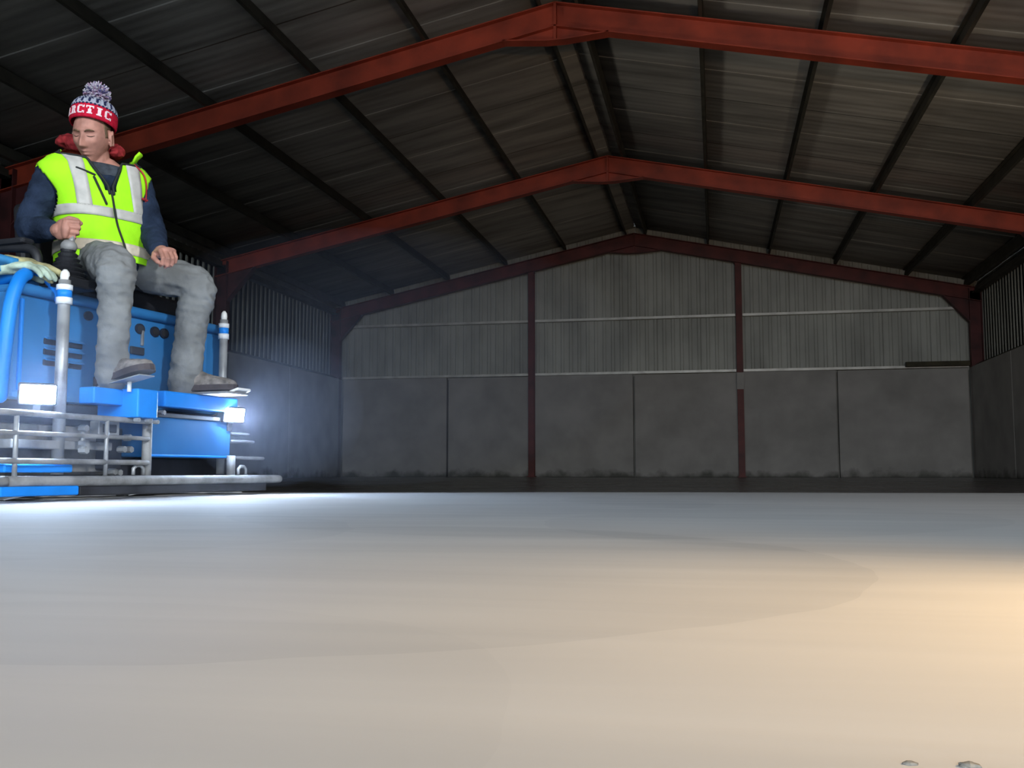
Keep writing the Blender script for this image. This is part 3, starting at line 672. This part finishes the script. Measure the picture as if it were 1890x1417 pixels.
def head_mesh(mb):
    nu, nv = 96, 72; vs = []; fs = []
    for j in range(1, nv):
        v = -PI / 2 + PI * j / nv
        for i in range(nu): vs.append(H(head_pt(-PI + 2 * PI * i / nu, v)))
    vs += [H(head_pt(0, -PI / 2)), H(head_pt(0, PI / 2))]; B, Tt = len(vs) - 2, len(vs) - 1
    for j in range(nv - 2):
        for i in range(nu): k = (i + 1) % nu; fs.append((j * nu + i, j * nu + k, (j + 1) * nu + k, (j + 1) * nu + i))
    for i in range(nu): k = (i + 1) % nu; fs.append((B, k, i)); fs.append((Tt, (nv - 2) * nu + i, (nv - 2) * nu + k))
    mb.add(vs, fs)
    for s in (-1, 1):      # ears
        er = HR @ Matrix.Rotation(s * .35, 3, 'Z') @ Matrix.Rotation(-.18, 3, 'Y')
        mb.ball(H((-.012, s * .079, -.008)), (.019, .0065, .033), 16, 12, er)
        rim = [H((-.012, s * .084, -.008)) + er @ Vector((.018 * math.cos(t), s * .003, .031 * math.sin(t))) for t in [PI * .15 + PI * 1.25 * k / 12 for k in range(13)]]
        mb.tube(rim, .0042, 8, round_end=True)
        mb.ball(H((-.004, s * .079, -.034)), (.009, .006, .011), 12, 8, er)

NECK0, NECK1 = Vector((-.112, -.205, 1.45)), H((-.022, 0, -.075))
body = MB(); head_mesh(body)
limb(body, [NECK0 - Vector((0, 0, .05)), NECK0, lerp(NECK0, NECK1, .5), NECK1], [.070, .062, .057, .056])
rings = []
for i in range(16): rings.append([T(2 * PI * k / 28, -.05 + 1.02 * i / 15, -.018) for k in range(28)])
body.loft(rings)
limb(body, [lerp(SHR, NECK0, .3), SHR, ELR, WRR], [.042, .046, .040, .026]); limb(body, [lerp(SHL, NECK0, .3), SHL, ELL, WRL], [.042, .046, .040, .026])
limb(body, [HIPR, lerp(HIPR, KNR, .5), KNR, lerp(KNR, ANR, .4), ANR], [.076, .070, .054, .050, .036]); limb(body, [HIPL, lerp(HIPL, KNL, .5), KNL, lerp(KNL, ANL, .4), ANL], [.076, .070, .054, .050, .036])
body.ball((-.095, -.140, 1.045), (.11, .15, .075), 18, 12)
for an, to in ((ANR, Vector((.34, -.41, .54))), (ANL, Vector((.30, .175, .515)))): limb(body, [an, lerp(an, to, .5), to], [.030, .024, .016])
hand(body, WRR + Vector((.006, 0, .002)), (.92, -.20, -.05), (.20, .95, .05), (0, 0, 1), (1.15, 1.45, 1.0), thumb_in=.9)
hand(body, WRL + Vector((.006, -.004, -.004)), (.84, -.42, -.10), (-.25, .25, -.95), (-.2, -1, .2), (.85, 1.25, .8), spreadf=.02, thumb_in=.7)
skin = remesh(body, 'body', .0034, 1, 'skin')

# brows, lash lines, short hair below the hat
def on_face(y, z, out):
    v = math.asin(z / .124); lo = sstep(.0, -.115, z)
    return H(head_pt(math.asin(max(-1, min(1, y / (.0765 * math.cos(v) * (1 - .32 * lo))))), v) + Vector((out, 0, 0)))
for s in (-1, 1):
    br = [on_face(s * y, z, .0012) for y, z in ((.013, .0235), (.022, .0285), (.034, .0300), (.046, .0250))]
    pp(MB().tube(arc_pts(br, 4), spread_r([.0028, .0038, .0036, .0018], 4), 8, round_end=True), 'eyebrow', 'hair')
    la = [on_face(s * y, z, .0012) for y, z in ((.018, .0045), (.026, .0015), (.036, .0010), (.046, .0045))]
    pp(MB().tube(arc_pts(la, 4), spread_r([.0010, .0019, .0019, .0010], 4), 6, round_end=True), 'eyelashes', 'lash')
mo = [on_face(y, z, .0008) for y, z in ((-.024, -.0675), (-.010, -.0680), (.0, -.0685), (.010, -.0680), (.024, -.0675))]
pp(MB().tube(arc_pts(mo, 4), spread_r([.0006, .0013, .0014, .0013, .0006], 4), 6, round_end=True), 'lip_line', 'lip')
hm = MB(); vs = []; fs = []; NU, NV = 40, 14
for j in range(NV + 1):
    for i in range(NU + 1):
        u = math.radians(lerp(72, 288, i / NU)); q = head_pt(u, math.radians(lerp(-34, 40, j / NV))); vs.append(H(q * 1.025 + Vector((0, 0, .002 * math.sin(i * 2.1)))))
def skiph(i, j):
    u = lerp(72, 288, (i + .5) / NU); e = min(abs(u - 95), abs(u - 265)); lat = lerp(-34, 40, (j + .5) / NV)
    return (e < 14 and lat < 12) or (u < 90 or u > 270) and lat < -2
for j in range(NV):
    for i in range(NU):
        if not skiph(i, j): a = j * (NU + 1) + i; fs.append((a, a + 1, a + NU + 2, a + NU + 1))
hm.add(vs, fs); o = pp(hm, 'hair', 'hair'); so = o.modifiers.new('t', 'SOLIDIFY'); so.thickness = .004

# clothes -----------------------------------------------------------------
sw = MB(); rings = [[T(2 * PI * k / 32, .02 + .77 * i / 15, .002) for k in range(32)] for i in range(16)]; sw.loft(rings)
limb(sw, [lerp(SHR, NECK0, .35), SHR, lerp(SHR, ELR, .5), ELR, lerp(ELR, WRR, .55), lerp(ELR, WRR, .93)], [.050, .062, .064, .060, .053, .042])
limb(sw, [lerp(SHL, NECK0, .35), SHL, lerp(SHL, ELL, .5), ELL, lerp(ELL, WRL, .55), lerp(ELL, WRL, .94)], [.050, .060, .062, .058, .051, .040])
def folds(co, amp, fq, seedv):
    n1 = noise.noise(Vector((co.x * fq, co.y * fq, co.z * fq * 1.9)) + Vector((seedv, 0, 0)))
    n2 = noise.noise(Vector((co.x * fq * 2.3, co.y * fq * 2.3, co.z * fq * 3.5)) + Vector((0, seedv, 0)))
    return amp * ((1 - abs(n1) * 2.2) * .7 + n2 * .5)
remesh(sw, 'sweater', .007, 3, 'navy', disp=lambda c: folds(c, .006, 14, 3.1))
tee = MB(); rings = [[T(2 * PI * k / 28, h, -.003) for k in range(28)] for h in (.72, .78, .82, .85, .875, .895)]; tee.loft(rings); pp(tee, 'tee_shirt', 'grey_tee')

tr = MB(); tr.ball((-.095, -.142, 1.045), (.130, .172, .088), 22, 14)
limb(tr, [HIPR, lerp(HIPR, KNR, .5) + Vector((0, 0, .012)), KNR + Vector((0, -.004, .006)), lerp(KNR, ANR, .30), lerp(KNR, ANR, .65), lerp(KNR, ANR, 1.10)], [.094, .088, .076, .066, .061, .063])
limb(tr, [HIPL, lerp(HIPL, KNL, .5) + Vector((0, 0, .012)), KNL + Vector((0, 0, .006)), lerp(KNL, ANL, .30), lerp(KNL, ANL, .65), lerp(KNL, ANL, 1.14)], [.094, .088, .078, .072, .068, .073])
def tfold(c):
    k = 1.0
    for kn in (KNR, KNL): k += 1.3 * math.exp(-((c - kn).length / .11) ** 2)
    k += .8 * math.exp(-((c - Vector((-.02, -.2, 1.1))).length / .16) ** 2)
    return folds(c, .0075 * k, 12, 1.7)
remesh(tr, 'trousers', .007, 3, 'trouser', disp=tfold)

def boot(heel, toe, name):
    heel, toe = Vector(heel), Vector(toe); d = (toe - heel).normalized(); L_ = (toe - heel).length
    s = Vector((0, 0, 1)).cross(d).normalized(); u = d.cross(s)
    up = MB(); rings = []
    for t, hw, ht in ((0, .022, .05), (.04, .036, .085), (.16, .040, .105), (.32, .041, .108), (.46, .043, .088), (.62, .048, .070), (.78, .050, .058), (.90, .043, .050), (.97, .028, .040), (1.0, .010, .026)):
        c = heel + d * (t * L_)
        rings.append([c + s * (hw * math.cos(a) * (1.0 if math.sin(a) < .2 else .92)) + u * (.020 + max(0, ht - .020) * max(0, math.sin(a)) ** .8 + (min(0, math.sin(a)) * .004)) for a in [2 * PI * k / 20 for k in range(20)]])
    up.loft(rings); up.tube([heel + d * .075 + u * .07, heel + d * .07 + u * .16], [.050, .052], 16)
    b = remesh(up, name, .006, 2, 'boot', disp=lambda c: folds(c, .002, 30, 5))
    so = MB(); bot = []; tp = []
    for t, hw in ((-.01, .020), (.02, .036), (.10, .043), (.30, .042), (.45, .042), (.62, .051), (.78, .054), (.90, .047), (.97, .032), (1.01, .012)): bot.append((t, hw))
    pts = [heel + d * (t * L_) + s * hw for t, hw in bot] + [heel + d * (t * L_) - s * hw for t, hw in bot[::-1]]
    so.prism([p - u * .004 for p in pts], u * .026); pp(so, 'sole', 'sole', b, smooth=False)
    return b
boot((.140, -.403, .470), (.412, -.413, .528), 'boot')
boot((.098, .098, .486), (.372, .208, .494), 'boot')

# hi-vis vest: a loose shell on the torso surface, cut at armholes and collar
def va(h):
    lat = .068 * sstep(.60, .93, h); wl = table(SEC, h)[0] + .02
    return max(math.radians(1.2), math.asin(min(1, (lat / wl)) ** 1.25), math.radians(76) * sstep(.875, .955, h))
def flare(a, h): return .012 + .010 * math.exp(-((h - .20) / .12) ** 2) + .006 * math.sin(a * 5 + h * 9) * sstep(.75, .1, h)
def side_f(h): return .038 * sstep(.60, .82, h)
HV0, HV1 = .08, .985
def V(a, h, extra=0.0): return T(a, h, .014 + flare(a, h) + extra, side_f(h) * abs(math.sin(a)) ** 3)
NA, NH = 120, 66; vm = MB(); vs = []; fs = []
for j in range(NH + 1):
    h = lerp(HV0, HV1, j / NH)
    for i in range(NA + 1):
        a0 = -PI + 2 * PI * i / NA
        g = va(h); a = math.copysign(g + (PI - g) * abs(a0) / PI, a0) if i != NA // 2 else 0
        vs.append(V(a, h))
arm_ax = {-1: (SHR - axis(.84)[0]).normalized(), 1: (SHL - axis(.84)[0]).normalized()}
def in_hole(c):
    for s, J in ((-1, SHR), (1, SHL)):
        d = c - (J + Vector((0, 0, -.085))); ax = arm_ax[s]
        al = d.dot(ax); pe = d - ax * al
        if al > -.075 and (pe.x ** 2 + pe.y ** 2) / .0060 + pe.z ** 2 / .0125 < 1: return True
    return False
for j in range(NH):
    for i in range(NA):
        if i in (NA // 2 - 1, NA // 2) and j / NH * (HV1 - HV0) + HV0 > .63: continue
        q = [j * (NA + 1) + i, j * (NA + 1) + i + 1, (j + 1) * (NA + 1) + i + 1, (j + 1) * (NA + 1) + i]
        c = sum((vs[k] for k in q), Vector()) / 4
        if not in_hole(c): fs.append(tuple(q))
vm.add(vs, fs); vest = pp(vm, 'hi_vis_vest', 'lime'); so = vest.modifiers.new('t', 'SOLIDIFY'); so.thickness = .006; so.offset = 1
def strip(fn_lo, fn_hi, n, name, m, extra=.009, across=4):
    vs = []; fs = []
    for k in range(n + 1):
        for q in range(across + 1):
            a0, h0 = fn_lo(k / n); a1, h1 = fn_hi(k / n); t = q / across; vs.append(V(lerp(a0, a1, t), lerp(h0, h1, t), extra))
    for k in range(n):
        for q in range(across):
            c = [k * (across + 1) + q, k * (across + 1) + q + 1, (k + 1) * (across + 1) + q + 1, (k + 1) * (across + 1) + q]
            if not in_hole(sum((vs[j] for j in c), Vector()) / 4): fs.append(tuple(c))
    o = pp(MB().add(vs, fs), name, m, vest); s_ = o.modifiers.new('t', 'SOLIDIFY'); s_.thickness = .003; s_.offset = 0
    return o
def lat_a(lat, h):
    wl = table(SEC, h)[0] + .02; x = max(-1, min(1, lat / wl)); return math.asin(math.copysign(abs(x) ** (1 / .8), x))
for s in (-1, 1):
    strip(lambda t: (lat_a(s * .085, lerp(.50, .905, t)) if t < .8 else lat_a(s * .085, lerp(.50, .905, t)), lerp(.50, .905, t)), lambda t: (lat_a(s * .138, lerp(.50, .925, t)), lerp(.50, .925, t)), 34, 'shoulder_stripe', 'refl')
full = lambda t: lerp(math.radians(.8), math.radians(359.2), t)
strip(lambda t: (full(t), .425), lambda t: (full(t), .505), 90, 'waist_stripe', 'refl')
strip(lambda t: (full(t), .135), lambda t: (full(t), .225), 90, 'hem_stripe', 'beige')
def piping(ah, name, r=.0042, extra=.010, m='binding'): return pp(MB().tube([V(a, h, extra) for a, h in ah], r, 8, round_end=True), name, m, vest)
for s in (-1, 1): piping([(s * va(h), h) for h in [lerp(.62, .975, k / 24) for k in range(25)]], 'front_binding', .0055)
piping([(0, h) for h in [lerp(.09, .64, k / 18) for k in range(19)]], 'front_zip', .0045)
piping([(lat_a(lerp(-.060, -.030, k / 10), lerp(.735, .53, k / 10)), lerp(.735, .53, k / 10)) for k in range(11)], 'pocket_zip', .0050)
piping([(lat_a(lerp(-.115, -.055, k / 8), lerp(.80, .755, k / 8)), lerp(.80, .755, k / 8)) for k in range(9)], 'pocket_edge', .0045)
# stand-up collar flap on his left
for s in (1,):
    vs = []; fs = []
    for k in range(9):
        a = s * lerp(math.radians(64), math.radians(112), k / 8)
        b = V(a, .975, .004); f_ = axis(.97)[1] * math.cos(a) + axis(.97)[2] * math.sin(a)
        vs += [b, b + Vector((0, 0, .030)) + f_ * .012, b + Vector((0, 0, .050 - .02 * (k == 8))) + f_ * (.030 if k < 5 else .018)]
    for k in range(8):
        for q in range(2): fs.append((k * 3 + q, k * 3 + q + 1, k * 3 + 4 + q, k * 3 + 3 + q))
    o = pp(MB().add(vs, fs), 'collar_flap', 'lime', vest); s_ = o.modifiers.new('t', 'SOLIDIFY'); s_.thickness = .006
# red hood bunched round the neck, and its drawstring
hd = MB(); p0, f0, l0 = axis(.97)
ctr = p0 + Vector((0, 0, .045))
hp = [ctr + f0 * (.080 * math.cos(t)) + l0 * (.095 * math.sin(t)) + Vector((0, 0, .030 * -math.cos(t) + .005)) - f0 * .015 for t in [math.radians(q) for q in (38, 65, 95, 125, 155, 180, 205, 235, 265, 295, 322)]]
hd.tube(arc_pts(hp, 4), spread_r([.014, .022, .027, .030, .036, .040, .036, .030, .026, .020, .014], 4), 16, round_end=True)
hd.ball(ctr - f0 * .090 - l0 * .095 + Vector((0, 0, .036)), (.060, .058, .026), 16, 12); hd.ball(ctr - f0 * .10 + l0 * .03 + Vector((0, 0, .03)), (.05, .06, .045), 16, 12)
remesh(hd, 'red_hood', .006, 2, 'redcloth', disp=lambda c: folds(c, .011, 24, 2))
dsp = [V(math.radians(44), h, .014) for h in (.93, .86, .78, .68, .60)]
ds = pp(MB().tube(arc_pts(dsp, 5), .0036, 8, round_end=True), 'drawstring', 'redcloth')
pp(MB().tube([V(math.radians(36), .635, .018), V(math.radians(48), .635, .018)], .006, 8, round_end=True), 'toggle', 'redcloth', ds)

# bobble hat --------------------------------------------------------------
HT = Matrix.Rotation(math.radians(-25), 3, 'Y')       # worn high on the brow, low at the back
HB = Vector((-.012, 0, .048))
def hat(a, z, r): 
    q = HT @ Vector((r * .104 * math.cos(a), r * .089 * math.sin(a), z)); return H(HB + q)
prof_band = [(-.004, .985), (-.008, 1.03), (.0, 1.075), (.022, 1.095), (.048, 1.085), (.058, 1.05), (.060, .99)]
bn = MB(); bn.loft([[hat(2 * PI * k / 64, z, r) for k in range(64)] for z, r in prof_band], cap=False)
hatb = pp(bn, 'hat_band', 'redband'); s_ = hatb.modifiers.new('t', 'SOLIDIFY'); s_.thickness = .004; s_.offset = -1
cr = MB(); NR = 30; rings = []
for j in range(NR):
    t = j / (NR - 1); z = .052 + .062 * math.sin(t * PI / 2); r = 1.06 * math.cos(t * PI / 2) ** .62 + .001
    rings.append([hat(2 * PI * k / 144, z + .0025 * math.cos(k * 2 * PI * 36 / 144), r * (1 + .012 * math.cos(k * 2 * PI * 36 / 144))) for k in range(144)])
cr.loft(rings); crown = pp(cr, 'hat_crown', 'knit')
me = crown.data; ca = me.color_attributes.new('knit', 'FLOAT_COLOR', 'POINT')
NAVY, PALE = (.014, .018, .060, 1), (.34, .36, .44, 1)
for i in range(len(me.vertices)):
    j, k = divmod(i, 144); u = k / 144 * 18 % 1; t = j / (NR - 1)
    if t < .10: c = NAVY
    elif t < .16: c = PALE
    elif t < .46: c = PALE if (u < .56) != (t > .34 and u < .2) else NAVY
    elif t < .54: c = PALE
    elif t < .62: c = NAVY
    else: c = (.16, .12, .22, 1) if int(k / 144 * 36) % 2 else (.36, .30, .42, 1)
    ca.data[i].color = c
# pompom: a core bristling with yarn ends
pc = HC + HR @ (HB + HT @ Vector((0, 0, .147))); pm = MB(); cols = []
pm.ball(pc, .034, 16, 10); cols += [(.20, .15, .24, 1)] * len(pm.v)
for k in range(420):
    z = 1 - 2 * (k + .5) / 420; a = k * 2.39996; r = math.sqrt(max(0, 1 - z * z)); d = Vector((r * math.cos(a), r * math.sin(a), z))
    d = (d + Vector((random.uniform(-.25, .25), random.uniform(-.25, .25), random.uniform(-.25, .25)))).normalized(); L_ = random.uniform(.043, .055)
    e = d.orthogonal().normalized(); g = d.cross(e); n0 = len(pm.v)
    pm.add([pc + d * .028 + e * .004, pc + d * .028 - e * .002 + g * .0035, pc + d * .028 - e * .002 - g * .0035, pc + d * L_ + e * .003, pc + d * L_ - e * .0015 + g * .0026, pc + d * L_ - e * .0015 - g * .0026],
           [(0, 1, 4, 3), (1, 2, 5, 4), (2, 0, 3, 5), (3, 4, 5)])
    cols += [random.choice(((.46, .40, .50, 1), (.10, .09, .20, 1), (.40, .26, .36, 1), (.56, .54, .60, 1)))] * 6
pm.v = [pc + (v - pc) * 1.12 for v in pm.v]
pom = pp(pm, 'pompom', 'fibre', crown, smooth=False); ca = pom.data.color_attributes.new('knit', 'FLOAT_COLOR', 'POINT')
for i, c in enumerate(cols): ca.data[i].color = c
# lettering knitted into the band: slab capitals stitch by stitch
GL = {'A': '..##... ..##... .####.. .#..#.. .####.. ##..##. ###.###', 'R': '#####.. .##.##. .##.##. .####.. .##.##. .##.##. ####.##', 'C': '.####.# ##...## ##..... ##..... ##..... ##...## .####.#',
      'T': '####### #..#..# ...#... ..###.. ..###.. ..###.. .#####.', 'I': '.#####. ..###.. ..###.. ..###.. ..###.. ..###.. .#####.'}
TXT_A0, CELL = math.radians(-57), math.radians(2.62)          # wraps round the brow towards his left ear
for q, chh in enumerate('ARCTIC'):
    lm = MB(); rows = GL[chh].split()
    for ry, row in enumerate(rows):
        for cx_, on in enumerate(row):
            if on != '#': continue
            a0 = TXT_A0 + (q * 8.6 + cx_) * CELL; a1 = a0 + CELL * 1.04; z1 = .044 - ry * .0052; z0 = z1 - .0054
            vs = [hat(a, z, rr) for rr in (1.085, 1.108) for a, z in ((a0, z0), (a1, z0), (a1, z1), (a0, z1))]
            lm.add(vs, [(3, 2, 1, 0), (4, 5, 6, 7), (0, 1, 5, 4), (1, 2, 6, 5), (2, 3, 7, 6), (3, 0, 4, 7)])
    pp(lm, 'hat_letter', 'letter', hatb, smooth=False)

# ------------------------------------------------------------------ loose things
def glove(loc, d, p, th, m, label):
    g = MB(); loc = Vector(loc); hand(g, loc, d, p, th, (.35, .45, .3), spreadf=.08, k=1.05, thumb_in=.2, thick=1.25)
    me = g.mesh('glove_shell'); o = bpy.data.objects.new('t', me); COL.objects.link(o)
    r = o.modifiers.new('r', 'REMESH'); r.mode = 'VOXEL'; r.voxel_size = .005; s = o.modifiers.new('s', 'SMOOTH'); s.iterations = 2
    dg = bpy.context.evaluated_depsgraph_get(); dg.update(); nm = bpy.data.meshes.new_from_object(o.evaluated_get(dg)); bpy.data.objects.remove(o)
    root = tag(empty('work_glove', m2w(loc), MR), label, 'glove', 'gloves on the machine')
    for v in nm.vertices: v.co -= loc
    link('glove_shell', nm, m, root, True)
    d = Vector(d).normalized(); c = MB().tube([-d * .10, -d * .06, -d * .015], [.042, .039, .034], 16, flat=.55, up=p); c.build('cuff', 'gcuff', root, True)
glove((-.075, -.700, .925), (.45, .20, .05), (.1, .2, -1), (-.3, 1, 0), 'glove2', 'pale green work glove at the very edge of the machine deck')
glove((-.040, -.665, .945), (.55, .80, -.08), (.1, .1, -1), (1, -.5, 0), 'glove', 'olive yellow work glove with blue cuff beside the joystick')

def crumb(loc, size, label, seed_):
    m = MB().ball((0, 0, 0), 1.0, 12, 8)
    for v in m.v:
        k = 1 + .35 * noise.noise(v * 1.7 + Vector((seed_, 0, 0))); v.x *= size[0] * k; v.y *= size[1] * k; v.z = max(-.0005, v.z * size[2] * k)
    o = m.build('concrete_crumb', 'crumb'); o.location = loc; o.rotation_euler = (0, 0, YAW - .25); tag(o, label, 'crumb', 'crumbs on the slab')
crumb(ground(.1715, .381, .0004), (.0042, .0022, .0014), 'larger dark crumb on the pale slab at bottom right', 1.0)
crumb(ground(.1505, .384, .0004), (.0028, .0016, .0008), 'smaller faint crumb left of the larger one', 4.0)

# ------------------------------------------------------------------ dust and damp hanging in the lamp beams, and denser volumes added for lens bloom
hm_, nt, p = new_mat('thin_haze'); nt.nodes.remove(p)
vs_ = nt.nodes.new('ShaderNodeVolumePrincipled'); vs_.inputs['Density'].default_value = 0.020; vs_.inputs['Color'].default_value = (0.72, 0.80, 1.0, 1); vs_.inputs['Anisotropy'].default_value = 0.2
nt.links.new(vs_.outputs[0], nt.nodes['Material Output'].inputs['Volume']); M['haze'] = hm_
hz = MB().ball((0, 0, 0), (1.35, 1.25, .62), 32, 20).build('lamp_haze_bloom', 'haze', smooth=True); hz.location = m2w((.80, .75, .66)); hz.rotation_euler = (0, 0, MR)
hm2 = hm_.copy(); hm2.name = 'lamp_bloom_volume'; [n for n in hm2.node_tree.nodes if n.type == 'PRINCIPLED_VOLUME'][0].inputs['Density'].default_value = 0.032  # denser copy, added to imitate lens bloom round each lamp
for lc, lb in (((.50, .33, .40), 'added haze for the lens bloom around the far lamp'), ((.42, -.95, .42), 'added haze for the lens bloom around the near lamp')):
    h2 = MB().ball((0, 0, 0), (.42, .42, .36), 28, 16).build('lamp_haze_bloom', hm2, smooth=True); h2.location = m2w(lc); tag(h2, lb + ' of the trowel machine', 'haze', 'bloom haze round the lamps', kind='stuff')
tag(hz, 'thin bluish haze hanging around the far lamp of the trowel machine', 'haze', kind='stuff')
